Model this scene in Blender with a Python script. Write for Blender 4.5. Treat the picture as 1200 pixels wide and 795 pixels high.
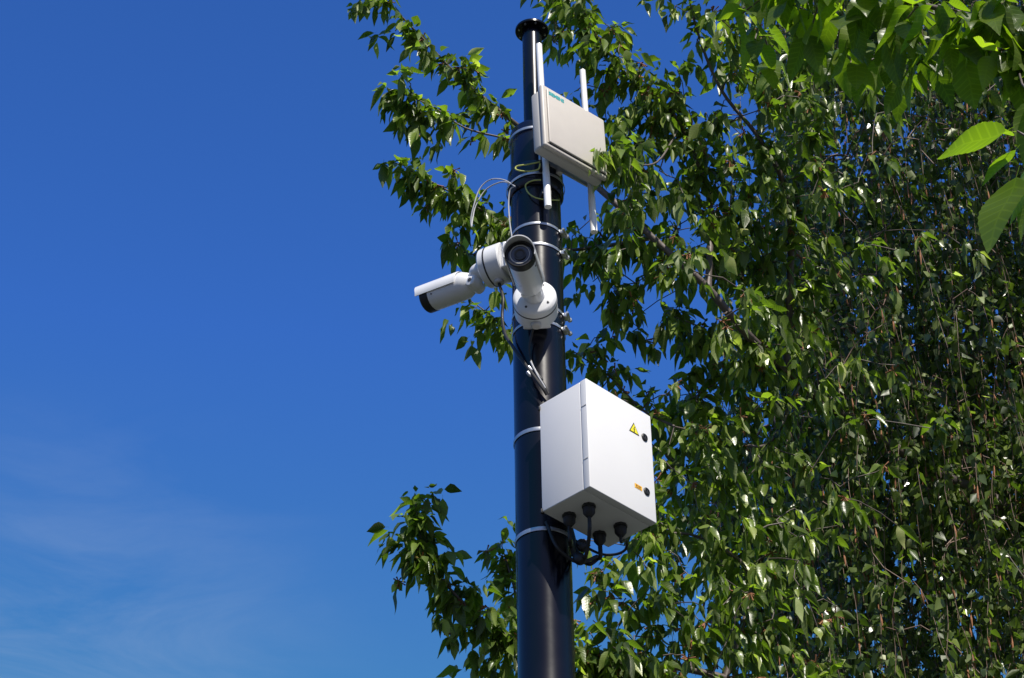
import bpy, bmesh, math, random
import numpy as np
from math import sin, cos, tan, pi, radians, hypot, atan2
from mathutils import Vector, Matrix

for o in list(bpy.data.objects): bpy.data.objects.remove(o, do_unlink=True)
scene = bpy.context.scene
C = scene.collection

# ------------------------------------------------------------------ camera
PITCH, FPX, ROLL, EYE = 0.64260, 2515.09, 0.01349, 1.6
F_ = Vector((0, cos(PITCH), sin(PITCH)))
R0 = Vector((1, 0, 0)); U0 = Vector((0, -sin(PITCH), cos(PITCH)))
R_ = R0*cos(ROLL) - U0*sin(ROLL); U_ = U0*cos(ROLL) + R0*sin(ROLL)
cam_d = bpy.data.cameras.new('camera'); cam = bpy.data.objects.new('camera', cam_d); C.objects.link(cam)
cam.matrix_world = Matrix(((R_.x, U_.x, -F_.x, 0), (R_.y, U_.y, -F_.y, 0), (R_.z, U_.z, -F_.z, EYE), (0, 0, 0, 1)))
cam_d.sensor_width = 36; cam_d.lens = 36*FPX/1200; cam_d.clip_start = .05; cam_d.clip_end = 6000
scene.camera = cam

# ------------------------------------------------------------------ sky and sun
SUN_EL, SUN_AZ = radians(50), radians(22)        # azimuth measured to the right of straight back towards the camera
sd = Vector((sin(SUN_AZ)*cos(SUN_EL), -cos(SUN_AZ)*cos(SUN_EL), sin(SUN_EL)))
world = bpy.data.worlds.new('World'); scene.world = world; world.use_nodes = True
wt = world.node_tree; wn = wt.nodes; wl = wt.links
bg = wn['Background']; bg.inputs[1].default_value = 0.078
sky = wn.new('ShaderNodeTexSky'); sky.sky_type = 'NISHITA'; sky.sun_disc = False
sky.sun_elevation = SUN_EL; sky.sun_rotation = pi - SUN_AZ
sky.air_density = 1.0; sky.dust_density = 0.3; sky.ozone_density = 3.0; sky.altitude = 200
tc = wn.new('ShaderNodeTexCoord')
mp = wn.new('ShaderNodeMapping'); mp.inputs['Scale'].default_value = (6, 9, 22); mp.inputs['Rotation'].default_value = (.2, .5, .3)
nz = wn.new('ShaderNodeTexNoise'); nz.inputs['Scale'].default_value = 1.3; nz.inputs['Detail'].default_value = 9; nz.inputs['Roughness'].default_value = .62; nz.inputs['Distortion'].default_value = .6
wl.new(tc.outputs['Generated'], mp.inputs['Vector']); wl.new(mp.outputs[0], nz.inputs['Vector'])
# a faint bank of cirrus low on the left of the view
cdir = (F_*FPX + R_*(60-600) + U_*(397.5-860)).normalized()
dt = wn.new('ShaderNodeVectorMath'); dt.operation = 'DOT_PRODUCT'; dt.inputs[1].default_value = cdir
wl.new(tc.outputs['Generated'], dt.inputs[0])
mr = wn.new('ShaderNodeMapRange'); mr.inputs[1].default_value = .984; mr.inputs[2].default_value = 1.0
wl.new(dt.outputs['Value'], mr.inputs[0])
cr = wn.new('ShaderNodeMapRange'); cr.inputs[1].default_value = .40; cr.inputs[2].default_value = .72
wl.new(nz.outputs[0], cr.inputs[0])
ml = wn.new('ShaderNodeMath'); ml.operation = 'MULTIPLY'; mq = wn.new('ShaderNodeMath'); mq.operation = 'POWER'; mq.inputs[1].default_value = 2.2; wl.new(mr.outputs[0], mq.inputs[0]); wl.new(mq.outputs[0], ml.inputs[0]); wl.new(cr.outputs[0], ml.inputs[1])
ml2 = wn.new('ShaderNodeMath'); ml2.operation = 'MULTIPLY'; ml2.inputs[1].default_value = .36; wl.new(ml.outputs[0], ml2.inputs[0])
tint = wn.new('ShaderNodeMix'); tint.data_type = 'RGBA'; tint.blend_type = 'MULTIPLY'; tint.inputs[0].default_value = 1
tint.inputs[7].default_value = (.55, .82, 1.0, 1)
gm = wn.new('ShaderNodeGamma'); gm.inputs[1].default_value = 1.7
wl.new(sky.outputs[0], gm.inputs[0]); wl.new(gm.outputs[0], tint.inputs[6])
cap = wn.new('ShaderNodeVectorMath'); cap.operation = 'MINIMUM'; cap.inputs[1].default_value = (1.9, 2.6, 5.3); wl.new(tint.outputs[2], cap.inputs[0])   # keeps the hazy rim of the sky from outshining the blue
cm = wn.new('ShaderNodeMix'); cm.data_type = 'RGBA'; cm.inputs[7].default_value = (3.6, 4.6, 6.6, 1)
wl.new(ml2.outputs[0], cm.inputs[0]); wl.new(cap.outputs[0], cm.inputs[6]); wl.new(cm.outputs[2], bg.inputs[0])
sun_d = bpy.data.lights.new('sun', 'SUN'); sun = bpy.data.objects.new('sun', sun_d); C.objects.link(sun)
sun_d.energy = 4.9; sun_d.angle = radians(.5); sun_d.color = (1, .94, .84)
sun.rotation_euler = sd.to_track_quat('Z', 'Y').to_euler(); sun.location = (3, -4, 12)

scene.view_settings.view_transform = 'Standard'; scene.view_settings.look = 'None'
scene.view_settings.gamma = 1; scene.view_settings.use_curve_mapping = False
scene.view_settings.exposure = 0.38

# ------------------------------------------------------------------ helpers
def at(px, py, Y):
    d = F_*FPX + R_*(px-600) + U_*(397.5-py)
    return Vector((d.x*Y/d.y, Y, EYE + d.z*Y/d.y))
def atz(px, py, Z):
    d = F_*FPX + R_*(px-600) + U_*(397.5-py); k = (Z-EYE)/d.z
    return Vector((d.x*k, d.y*k, Z))
def proj_np(P):
    Q = P - np.array([0, 0, EYE]); z = Q @ np.array(F_)
    z = np.where(z < .05, .05, z)
    return 600+FPX*(Q @ np.array(R_))/z, 397.5-FPX*(Q @ np.array(U_))/z, Q @ np.array(F_)
def thing(name, label, cat, loc=(0, 0, 0), rotz=0, group=None):
    o = bpy.data.objects.new(name, None); C.objects.link(o); o.empty_display_size = .1
    o.location = loc; o.rotation_euler = (0, 0, rotz); o['label'] = label; o['category'] = cat
    if group: o['group'] = group
    return o
def tag(o, label, cat, group=None):
    o['label'] = label; o['category'] = cat
    if group: o['group'] = group
    return o
def obj(name, bm, mat, parent=None, smooth=True, local=True, angle=35):
    me = bpy.data.meshes.new(name)
    bm.normal_update(); bm.to_mesh(me); bm.free()
    me.materials.append(mat)
    if smooth:
        me.polygons.foreach_set('use_smooth', [True]*len(me.polygons))
        try: me.set_sharp_from_angle(angle=radians(angle))
        except Exception: pass
    o = bpy.data.objects.new(name, me); C.objects.link(o)
    if parent:
        o.parent = parent
        if not local: o.matrix_parent_inverse = world_of(parent).inverted()
    return o
def world_of(o):
    m = Matrix.LocRotScale(o.location, o.rotation_euler, o.scale)
    return (world_of(o.parent) @ o.matrix_parent_inverse @ m) if o.parent else m
def frame(axis, up=Vector((0, 0, 1))):
    x = Vector(axis).normalized(); y = up.cross(x)
    if y.length < 1e-4: y = Vector((0, 1, 0)).cross(x)
    y.normalize(); z = x.cross(y)
    return x, y, z
def lathe(bm, prof, M=Matrix(), n=40, cap0=True, cap1=True, a0=0, a1=2*pi):
    """profile of (x, r) turned about local x"""
    full = abs(a1-a0-2*pi) < 1e-6; rings = []
    for x, r in prof:
        k = n if full else n+1
        rings.append([bm.verts.new(M @ Vector((x, r*cos(a0+(a1-a0)*i/n), r*sin(a0+(a1-a0)*i/n)))) for i in range(k)])
    for A, B in zip(rings, rings[1:]):
        k = len(A)
        for i in range(k if full else k-1): bm.faces.new((A[i], A[(i+1) % k], B[(i+1) % k], B[i]))
    if full and cap0: bm.faces.new(rings[0][::-1])
    if full and cap1: bm.faces.new(rings[-1])
def upM(loc=(0, 0, 0)):      # lathe axis -> +Z
    return Matrix.Translation(loc) @ Matrix(((0, 0, 1, 0), (0, 1, 0, 0), (1, 0, 0, 0), (0, 0, 0, 1))) @ Matrix.Diagonal((1, -1, 1, 1))
def axM(loc, axis):
    x, y, z = frame(axis)
    return Matrix(((x.x, y.x, z.x, loc[0]), (x.y, y.y, z.y, loc[1]), (x.z, y.z, z.z, loc[2]), (0, 0, 0, 1)))
def boxbm(bm, lo, hi, bev=0, M=Matrix(), seg=3):
    b = bmesh.new(); bmesh.ops.create_cube(b, size=1)
    lo = Vector(lo); hi = Vector(hi); c = (lo+hi)/2; s = hi-lo
    for v in b.verts: v.co = Vector((v.co.x*s.x+c.x, v.co.y*s.y+c.y, v.co.z*s.z+c.z))
    if bev: bmesh.ops.bevel(b, geom=b.edges[:], offset=bev, segments=seg, profile=.5, affect='EDGES')
    vm = {v: bm.verts.new(M @ v.co) for v in b.verts}
    for f in b.faces: bm.faces.new([vm[v] for v in f.verts])
    b.free()
def catmull(pts, per=8):
    pts = [Vector(p) for p in pts]; P = [pts[0]*2-pts[1]]+pts+[pts[-1]*2-pts[-2]]; out = []
    for i in range(1, len(P)-2):
        a, b, c, d = P[i-1], P[i], P[i+1], P[i+2]
        for k in range(per):
            t = k/per
            out.append(.5*((2*b)+(c-a)*t+(2*a-5*b+4*c-d)*t*t+(-a+3*b-3*c+d)*t**3))
    out.append(pts[-1]); return out
def tube(bm, pts, r, n=10, cap=True):
    N = len(pts); rs = r if isinstance(r, (list, tuple)) else [r]*N
    up = Vector((.13, .21, .97)); rings = []
    for i, p in enumerate(pts):
        t = (pts[min(i+1, N-1)]-pts[max(i-1, 0)]).normalized()
        y = up.cross(t)
        if y.length < .05: y = Vector((1, 0, 0)).cross(t)
        y.normalize(); z = t.cross(y); up = z
        z = t.cross(y)
        rings.append([bm.verts.new(p+(y*cos(2*pi*k/n)+z*sin(2*pi*k/n))*rs[i]) for k in range(n)])
    for A, B in zip(rings, rings[1:]):
        for k in range(n): bm.faces.new((A[k], A[(k+1) % n], B[(k+1) % n], B[k]))
    if cap: bm.faces.new(rings[0][::-1]); bm.faces.new(rings[-1])
def flat(bm, pts): bm.faces.new([bm.verts.new(p) for p in pts])

# ------------------------------------------------------------------ materials
def mat(name, col, rough=.5, metal=0, coat=0, noise=0, nscale=20, bump=0, bscale=200, spec=.5):
    m = bpy.data.materials.new(name); m.use_nodes = True; t = m.node_tree; n = t.nodes; l = t.links
    b = n['Principled BSDF']; b.inputs['Base Color'].default_value = (*col, 1)
    b.inputs['Roughness'].default_value = rough; b.inputs['Metallic'].default_value = metal
    b.inputs['Coat Weight'].default_value = coat; b.inputs['Coat Roughness'].default_value = .12
    b.inputs['Specular IOR Level'].default_value = spec
    tcn = n.new('ShaderNodeTexCoord')
    if noise:
        nz = n.new('ShaderNodeTexNoise'); nz.inputs['Scale'].default_value = nscale; nz.inputs['Detail'].default_value = 6
        l.new(tcn.outputs['Object'], nz.inputs['Vector'])
        mx = n.new('ShaderNodeMix'); mx.data_type = 'RGBA'
        mx.inputs[6].default_value = (*[c*(1-noise) for c in col], 1); mx.inputs[7].default_value = (*[min(1, c*(1+noise*.6)) for c in col], 1)
        l.new(nz.outputs[0], mx.inputs[0]); l.new(mx.outputs[2], b.inputs['Base Color'])
        rr = n.new('ShaderNodeMapRange'); rr.inputs[3].default_value = max(.05, rough-.08); rr.inputs[4].default_value = rough+.08
        l.new(nz.outputs[0], rr.inputs[0]); l.new(rr.outputs[0], b.inputs['Roughness'])
    if bump:
        n2 = n.new('ShaderNodeTexNoise'); n2.inputs['Scale'].default_value = bscale; n2.inputs['Detail'].default_value = 4
        l.new(tcn.outputs['Object'], n2.inputs['Vector'])
        bp = n.new('ShaderNodeBump'); bp.inputs['Strength'].default_value = bump; bp.inputs['Distance'].default_value = .002
        l.new(n2.outputs[0], bp.inputs['Height']); l.new(bp.outputs[0], b.inputs['Normal'])
    return m
M_pole = mat('black_gloss_paint', (.0028, .0028, .008), .22, noise=.4, nscale=7, bump=.07, bscale=28, spec=.42)
M_cab = mat('white_powder_coat', (.76, .76, .77), .42, noise=.07, nscale=4, bump=.08, bscale=420)
M_cam = mat('white_enamel', (.74, .75, .77), .3, noise=.05, nscale=14, coat=.2)
M_pan = mat('beige_plastic', (.56, .52, .475), .45, noise=.04, nscale=25, bump=.1, bscale=500)
M_pan2 = mat('grey_plastic', (.5, .49, .47), .5, noise=.04, nscale=25)
M_alu = mat('aluminium_tube', (.88, .88, .88), .35, metal=.1, noise=.04, nscale=30)
M_steel = mat('galvanised_steel', (.55, .56, .58), .33, metal=.85, noise=.2, nscale=60)
M_rub = mat('black_rubber', (.012, .012, .013), .5, noise=.3, nscale=50)
M_gask = mat('dark_gasket', (.02, .02, .022), .6)
M_glass = mat('lens_glass', (.01, .01, .014), .06, coat=1)
M_lens = mat('lens_barrel', (.05, .05, .055), .35)
M_teal = mat('teal_print', (.03, .36, .38), .5)
M_yel = mat('yellow_sticker', (.85, .76, .03), .45)
M_blk = mat('black_print', (.03, .03, .03), .5)
M_org = mat('orange_sticker', (.86, .48, .06), .5)
M_brn = mat('brown_print', (.30, .14, .02), .5)
M_greyc = mat('grey_cable', (.42, .43, .46), .45)
M_ylgr = mat('yellow_green_cable', (.42, .46, .12), .5)
M_bark = mat('cherry_bark', (.12, .095, .085), .55, noise=.5, nscale=30, bump=.7, bscale=60)
M_bark2 = mat('birch_bark', (.22, .19, .17), .65, noise=.7, nscale=14, bump=.6, bscale=50)
M_twig2 = mat('birch_twig', (.20, .13, .10), .55, noise=.4, nscale=30)
M_catkin = mat('brown_catkin', (.30, .13, .06), .8, noise=.4, nscale=200)

def leaf_mat(name, ramp, trans, tmix=.33, rough=.36, vein=0.0, spec=.5, back=None):
    m = bpy.data.materials.new(name); m.use_nodes = True; t = m.node_tree; n = t.nodes; l = t.links
    b = n['Principled BSDF']; out = n['Material Output']
    a = n.new('ShaderNodeAttribute'); a.attribute_name = 'tone'
    r = n.new('ShaderNodeValToRGB'); cr = r.color_ramp
    cr.elements[0].position = ramp[0][0]; cr.elements[0].color = (*ramp[0][1], 1)
    cr.elements[1].position = ramp[-1][0]; cr.elements[1].color = (*ramp[-1][1], 1)
    for p, c in ramp[1:-1]: e = cr.elements.new(p); e.color = (*c, 1)
    l.new(a.outputs['Fac'], r.inputs[0])
    uv = n.new('ShaderNodeUVMap'); uv.uv_map = 'UVMap'
    col = r.outputs[0]
    if vein:
        # side veins: v + |u| runs in stripes; midrib at u = 0
        sp = n.new('ShaderNodeSeparateXYZ'); l.new(uv.outputs[0], sp.inputs[0])
        ab = n.new('ShaderNodeMath'); ab.operation = 'ABSOLUTE'; l.new(sp.outputs[0], ab.inputs[0])
        m1 = n.new('ShaderNodeMath'); m1.operation = 'MULTIPLY_ADD'; m1.inputs[1].default_value = -.16; l.new(ab.outputs[0], m1.inputs[0]); l.new(sp.outputs[1], m1.inputs[2])
        m2 = n.new('ShaderNodeMath'); m2.operation = 'MULTIPLY'; m2.inputs[1].default_value = 62.; l.new(m1.outputs[0], m2.inputs[0])
        m3 = n.new('ShaderNodeMath'); m3.operation = 'SINE'; l.new(m2.outputs[0], m3.inputs[0])
        m4 = n.new('ShaderNodeMapRange'); m4.inputs[1].default_value = .55; m4.inputs[2].default_value = 1; l.new(m3.outputs[0], m4.inputs[0])
        m5 = n.new('ShaderNodeMapRange'); m5.inputs[1].default_value = .07; m5.inputs[2].default_value = 0.0; l.new(ab.outputs[0], m5.inputs[0])
        mxx = n.new('ShaderNodeMath'); mxx.operation = 'MAXIMUM'; l.new(m4.outputs[0], mxx.inputs[0]); l.new(m5.outputs[0], mxx.inputs[1])
        vm = n.new('ShaderNodeMath'); vm.operation = 'MULTIPLY'; vm.inputs[1].default_value = vein; l.new(mxx.outputs[0], vm.inputs[0])
        mix = n.new('ShaderNodeMix'); mix.data_type = 'RGBA'; mix.inputs[7].default_value = (*[min(1, c*1.9) for c in ramp[-1][1]], 1)
        l.new(vm.outputs[0], mix.inputs[0]); l.new(col, mix.inputs[6]); col = mix.outputs[2]
        bp = n.new('ShaderNodeBump'); bp.inputs['Strength'].default_value = .14; bp.inputs['Distance'].default_value = .002; bp.invert = True
        l.new(mxx.outputs[0], bp.inputs['Height']); l.new(bp.outputs[0], b.inputs['Normal'])
    # paler matt underside
    g = n.new('ShaderNodeNewGeometry')
    mb = n.new('ShaderNodeMix'); mb.data_type = 'RGBA'; mb.blend_type = 'MULTIPLY'; mb.inputs[7].default_value = (1.3, 1.22, 1.35, 1)
    l.new(g.outputs['Backfacing'], mb.inputs[0]); l.new(col, mb.inputs[6]); l.new(mb.outputs[2], b.inputs['Base Color'])
    rg = n.new('ShaderNodeMapRange'); rg.inputs[3].default_value = rough; rg.inputs[4].default_value = rough+.22
    l.new(g.outputs['Backfacing'], rg.inputs[0]); l.new(rg.outputs[0], b.inputs['Roughness'])
    b.inputs['Specular IOR Level'].default_value = spec
    tr = n.new('ShaderNodeBsdfTranslucent')
    tm = n.new('ShaderNodeMix'); tm.data_type = 'RGBA'; tm.blend_type = 'MULTIPLY'; tm.inputs[0].default_value = 1
    tm.inputs[7].default_value = (*trans, 1); l.new(col, tm.inputs[6]); l.new(tm.outputs[2], tr.inputs['Color'])
    ms = n.new('ShaderNodeMixShader'); ms.inputs[0].default_value = tmix
    l.new(b.outputs[0], ms.inputs[1]); l.new(tr.outputs[0], ms.inputs[2]); l.new(ms.outputs[0], out.inputs['Surface'])
    return m
M_leafC = leaf_mat('cherry_leaf', [(0, (.024, .042, .007)), (.5, (.070, .112, .016)), (.88, (.155, .215, .035)), (1, (.30, .34, .11))], (3.1, 3.7, 1.0), tmix=.34, rough=.33, vein=.06, spec=.6)
M_leafN = leaf_mat('near_cherry_leaf', [(0, (.040, .070, .008)), (.6, (.075, .120, .012)), (1, (.13, .18, .02))], (3.8, 4.2, 1.0), tmix=.5, rough=.36, vein=.13)
M_leafB = leaf_mat('birch_leaf', [(0, (.018, .036, .008)), (.5, (.058, .092, .017)), (.85, (.15, .20, .042)), (1, (.47, .52, .32))], (3.1, 3.6, 1.1), tmix=.32, rough=.25, spec=.75)  # palest ramp end paints sun glints into the colour of a few leaves

# ------------------------------------------------------------------ ground
def ground_mat():
    m = bpy.data.materials.new('grass_ground'); m.use_nodes = True; t = m.node_tree; n = t.nodes; l = t.links; b = n['Principled BSDF']
    tcn = n.new('ShaderNodeTexCoord'); a = n.new('ShaderNodeTexNoise'); a.inputs['Scale'].default_value = .6; a.inputs['Detail'].default_value = 8
    l.new(tcn.outputs['Object'], a.inputs['Vector'])
    r = n.new('ShaderNodeValToRGB'); r.color_ramp.elements[0].position = .35; r.color_ramp.elements[0].color = (.014, .018, .008, 1)
    r.color_ramp.elements[1].position = .7; r.color_ramp.elements[1].color = (.036, .042, .018, 1)
    l.new(a.outputs[0], r.inputs[0]); l.new(r.outputs[0], b.inputs['Base Color']); b.inputs['Roughness'].default_value = .85
    n2 = n.new('ShaderNodeTexNoise'); n2.inputs['Scale'].default_value = 60; l.new(tcn.outputs['Object'], n2.inputs['Vector'])
    bp = n.new('ShaderNodeBump'); bp.inputs['Strength'].default_value = .8; bp.inputs['Distance'].default_value = .03
    l.new(n2.outputs[0], bp.inputs['Height']); l.new(bp.outputs[0], b.inputs['Normal'])
    return m
def path_mat():
    m = bpy.data.materials.new('paving'); m.use_nodes = True; t = m.node_tree; n = t.nodes; l = t.links; b = n['Principled BSDF']
    tcn = n.new('ShaderNodeTexCoord'); br = n.new('ShaderNodeTexBrick'); br.inputs['Scale'].default_value = 2.2
    br.inputs['Color1'].default_value = (.07, .07, .07, 1); br.inputs['Color2'].default_value = (.055, .055, .055, 1); br.inputs['Mortar'].default_value = (.03, .03, .03, 1)
    br.inputs['Mortar Size'].default_value = .012
    l.new(tcn.outputs['Object'], br.inputs['Vector']); l.new(br.outputs[0], b.inputs['Base Color']); b.inputs['Roughness'].default_value = .8
    return m
bm = bmesh.new(); flat(bm, [(-3000, -3000, 0), (3000, -3000, 0), (3000, 3000, 0), (-3000, 3000, 0)])
g = obj('ground', bm, ground_mat(), smooth=False); g['kind'] = 'structure'
bm = bmesh.new(); boxbm(bm, (-60, -3.5, -.05), (60, 3.6, .03), .01)
g = obj('pavement', bm, path_mat(), smooth=False); g['kind'] = 'structure'

# ------------------------------------------------------------------ the pole
PX, PY, PR = .0893, 5.712, .0848
def pz(row, Y=PY-.085): return at(630, row, Y).z
def pole_pt(row, az, r):
    """point on the pole surface at a picture row; az measured from straight towards the camera, + to the right"""
    x, y = PX+sin(az)*r, PY-cos(az)*r
    return Vector((x, y, at(630, row, y).z))
Zc0, Zc1 = pz(214), pz(190)
Zt = pz(139); ZF = at(621, 38, PY).z
pole = thing('camera_pole', 'tall glossy black steel pole carrying cameras, antenna and white cabinet', 'pole', (PX, PY, 0))
bm = bmesh.new()
lathe(bm, [(.02, .094), (.9, .094), (.93, PR), (Zc0-.01, PR+.002), (Zc0-.01, .02)], upM(), 64); obj('shaft', bm, M_pole, pole, angle=50)
bm = bmesh.new()
lathe(bm, [(Zc0-.012, .02), (Zc0-.012, .091), (Zc0, .098), (Zc1-.006, .098), (Zc1+.004, .092), (Zc1+.004, .02)], upM(), 64); obj('collar', bm, M_pole, pole)
bm = bmesh.new()
lathe(bm, [(Zc1, .02), (Zc1, .0865), (Zt-.01, .0865), (Zt, .080), (Zt, .02)], upM(), 64); obj('upper_sleeve', bm, M_pole, pole)
bm = bmesh.new()
lathe(bm, [(Zt-.1, .036), (ZF, .036)], upM(), 40); obj('top_mast', bm, M_pole, pole)
fl = bmesh.new(); lathe(fl, [(ZF, .02), (ZF, .060), (ZF+.002, .062), (ZF+.010, .062), (ZF+.012, .060), (ZF+.012, .02)], upM(), 48)
flo = obj('flange', fl, M_pole, pole)
bm = bmesh.new(); lathe(bm, [(ZF+.0125, .013), (ZF+.035, .013), (ZF+.041, .008)], upM((.012, 0, 0)), 20); obj('end_cap', bm, M_alu, pole)
for i in range(8):
    a = 2*pi*i/8+.28; bm = bmesh.new(); lathe(bm, [(ZF-.004, .0038), (ZF-.0003, .0042)], upM((.050*cos(a), .050*sin(a), 0)), 10)
    obj('bolt', bm, M_steel, flo)
bm = bmesh.new(); boxbm(bm, (-.2, -.2, 0.002), (.2, .2, .022), .004); obj('base_plate', bm, M_pole, pole)
for sx in (-1, 1):
    for sy in (-1, 1):
        bm = bmesh.new(); lathe(bm, [(.0225, .018), (.038, .018), (.04, .01), (.06, .01)], upM((sx*.16, sy*.16, 0)), 6, cap1=True); obj('anchor_bolt', bm, M_steel, pole)

# steel straps round the pole
def strap(row, label, az_screw=None, r=PR, w=.011, tilt=0.0, name='hose_clamp'):
    z = pz(row); t = thing(name, label, 'strap', (PX, PY, z), 0, 'steel straps round the black pole')
    bm = bmesh.new(); n = 72; rings = []
    for i in range(n):
        a = 2*pi*i/n; d = Vector((cos(a), sin(a), 0)); zz = tilt*cos(a)
        rings.append([bm.verts.new(d*rr+Vector((0, 0, zz+h))) for rr, h in ((r+.0032, -w/2), (r+.0044, -w/2), (r+.0052, -w*.3), (r+.0052, w*.3), (r+.0044, w/2), (r+.0032, w/2))])
    for i in range(n):
        A, B = rings[i], rings[(i+1) % n]
        for k in range(6): bm.faces.new((A[k], A[(k+1) % 6], B[(k+1) % 6], B[k]))
    obj('band', bm, M_steel, t)
    if az_screw is not None:
        d = Vector((sin(az_screw), -cos(az_screw), 0)); tg = Vector((cos(az_screw), sin(az_screw), 0))
        zz = tilt*d.x
        bm = bmesh.new(); boxbm(bm, (-.015, -.008, -.008), (.015, .006, .008), .002, axM(d*(r+.008)+Vector((0, 0, zz)), tg)); obj('clamp_housing', bm, M_steel, t)
        bm = bmesh.new(); lathe(bm, [(-.024, .0045), (.016, .0045), (.016, .008), (.024, .008), (.025, .006)], axM(d*(r+.018)+Vector((0, 0, zz)), tg), 12); obj('screw', bm, M_steel, t)
    return t
strap(150, 'thin steel strap near the pole top, left of the beige antenna', r=.0865)
strap(206, 'steel strap on the thick collar just under the beige antenna', r=.098, tilt=.006)
strap(262, 'upper of two steel straps with worm screws above the front camera', radians(72))
strap(286, 'lower of two steel straps with worm screws behind the front camera', radians(74))
strap(358, 'steel clamp with screw beside the round base of the front camera', radians(78))
strap(377, 'steel clamp with screw just below the round base of the front camera', radians(70))
strap(503, 'steel strap holding the upper back of the white cabinet', w=.014)
strap(620, 'steel strap round the pole just below the white cabinet', w=.014)

# ------------------------------------------------------------------ white cabinet
BA = .79701; BO = Vector((.18777, 5.65016, 5.08950)); BW, BH, BD = .30, .40, .2021
cab = thing('electrical_cabinet', 'white metal electrical cabinet with warning triangle bolted to the black pole', 'cabinet', BO, BA)
dd = .026
def shell(x0, x1, y0, y1, z0, z1, bev, mat_, name, par):
    b = bmesh.new(); boxbm(b, (x0, y0, z0), (x1, y1, z1), bev); return obj(name, b, mat_, par)
shell(-BW/2+.001, BW/2-.001, -(BD-dd-.0015), 0, .001, BH-.001, .003, M_cab, 'housing', cab)
shell(-BW/2+.004, BW/2-.004, -(BD-dd+.002), -(BD-dd-.008), .004, BH-.004, 0, M_pan2, 'door_gasket', cab)
door = shell(-BW/2, BW/2, -BD, -(BD-dd), 0, BH, .0028, M_cab, 'door', cab)
for z in (.30, .105):
    b = bmesh.new(); boxbm(b, (-BW/2-.0012, -BD+.003, z), (-BW/2+.003, -BD+dd-.003, z+.0025), 0); obj('hinge', b, M_pan2, door)
# locks
def face_pt(px, py):      # picture position -> door plane (local x, z)
    d = F_*FPX + R_*(px-600) + U_*(397.5-py); n = Vector((sin(BA), -cos(BA), 0)); o = BO+n*BD
    k = (o-Vector((0, 0, EYE))).dot(n)/d.dot(n); P = Vector((0, 0, EYE))+d*k - BO
    return P.dot(Vector((cos(BA), sin(BA), 0))), P.z
for px, py in ((755, 513), (757.5, 576.5)):
    x, z = face_pt(px, py); M = axM((x, -BD, z), (0, -1, 0))
    b = bmesh.new(); lathe(b, [(-.001, .0135), (.003, .0135), (.005, .011), (.005, .006), (.002, .005)], M, 28); lk = obj('lock', b, M_rub, door)
    b = bmesh.new(); boxbm(b, (.0022, -.0012, -.005), (.0055, .0012, .005), 0, M); obj('key_slot', b, M_lens, lk)
# warning triangle
tx = [face_pt(*p) for p in ((742.5, 494), (736.5, 504.5), (749.5, 513))]
tri = [Vector((x, -BD, z)) for x, z in tx]
s_ = .043; cx = sum(p.x for p in tri)/3; cz = sum(p.z for p in tri)/3
def tripts(s, y): return [(cx-s/2, y, cz-s*.2887), (cx+s/2, y, cz-s*.2887), (cx, y, cz+s*.5774)]
b = bmesh.new(); flat(b, tripts(.047, -BD-.0009)); sgn = obj('warning_sign', b, M_blk, door, smooth=False)
b = bmesh.new(); flat(b, tripts(.037, -BD-.0016)); obj('sign_face', b, M_yel, sgn, smooth=False)
bolt = [(.002, .014), (-.006, .000), (-.0005, .000), (-.003, -.0085), (-.0055, -.0075), (-.0015, -.0135), (.0035, -.0085), (.0005, -.009), (.004, .003), (-.001, .003), (.0055, .014)]
b = bmesh.new(); flat(b, [(cx+p[0]*.82, -BD-.0023, cz+p[1]*.82) for p in bolt]); obj('lightning_symbol', b, M_blk, sgn, smooth=False)
# orange sticker with dark print
x, z = face_pt(748, 571)
b = bmesh.new(); flat(b, [(x-.017, -BD-.0009, z-.008), (x+.017, -BD-.0009, z-.008), (x+.017, -BD-.0009, z+.008), (x-.017, -BD-.0009, z+.008)]); st = obj('orange_label', b, M_org, door, smooth=False)
b = bmesh.new()
for (u0, v0, u1, v1) in ((-.012, .000, -.004, .005), (-.001, .000, .011, .0045), (-.012, -.005, .011, -.003)):
    flat(b, [(x+u0, -BD-.0015, z+v0), (x+u1, -BD-.0015, z+v0), (x+u1, -BD-.0015, z+v1), (x+u0, -BD-.0015, z+v1)])
obj('print', b, M_brn, st, smooth=False)
# brackets to the pole
for z in (.33, .05):
    b = bmesh.new(); boxbm(b, (-.075, .0005, z-.015), (.03, .030, z+.015), .003); obj('bracket', b, M_steel, cab)
    b = bmesh.new(); lathe(b, [(0, .006), (.006, .006)], axM((-.162, -.012, z), (-1, 0, 0)), 6); 
    b.free()
for z in (.385, .004):
    b = bmesh.new(); boxbm(b, (-.154, -.004, z-.008), (-.14, .004, z+.008), .002); obj('mounting_lug', b, M_rub, cab)
# cable glands under the cabinet
inv = Matrix.Translation(BO) @ Matrix.Rotation(BA, 4, 'Z'); inv = inv.inverted()
gl = []
for px, py, s in ((667, 604, 1), (690, 593, 1), (702.5, 626, 1), (727, 616, .95)):
    p = inv @ atz(px, py, BO.z); gl.append(inv.inverted() @ Vector((p.x, p.y, 0)))
    b = bmesh.new(); M = Matrix.Translation((p.x, p.y, 0)) @ Matrix.Rotation(pi, 4, 'X') @ upM()
    lathe(b, [(-.001, .0215), (.008, .0215), (.009, .019), (.012, .019)], M, 8, cap1=False)
    lathe(b, [(.011, .0195), (.026, .0185), (.034, .013), (.040, .008)], M, 24)
    obj('cable_gland', b, M_rub, cab)

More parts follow.
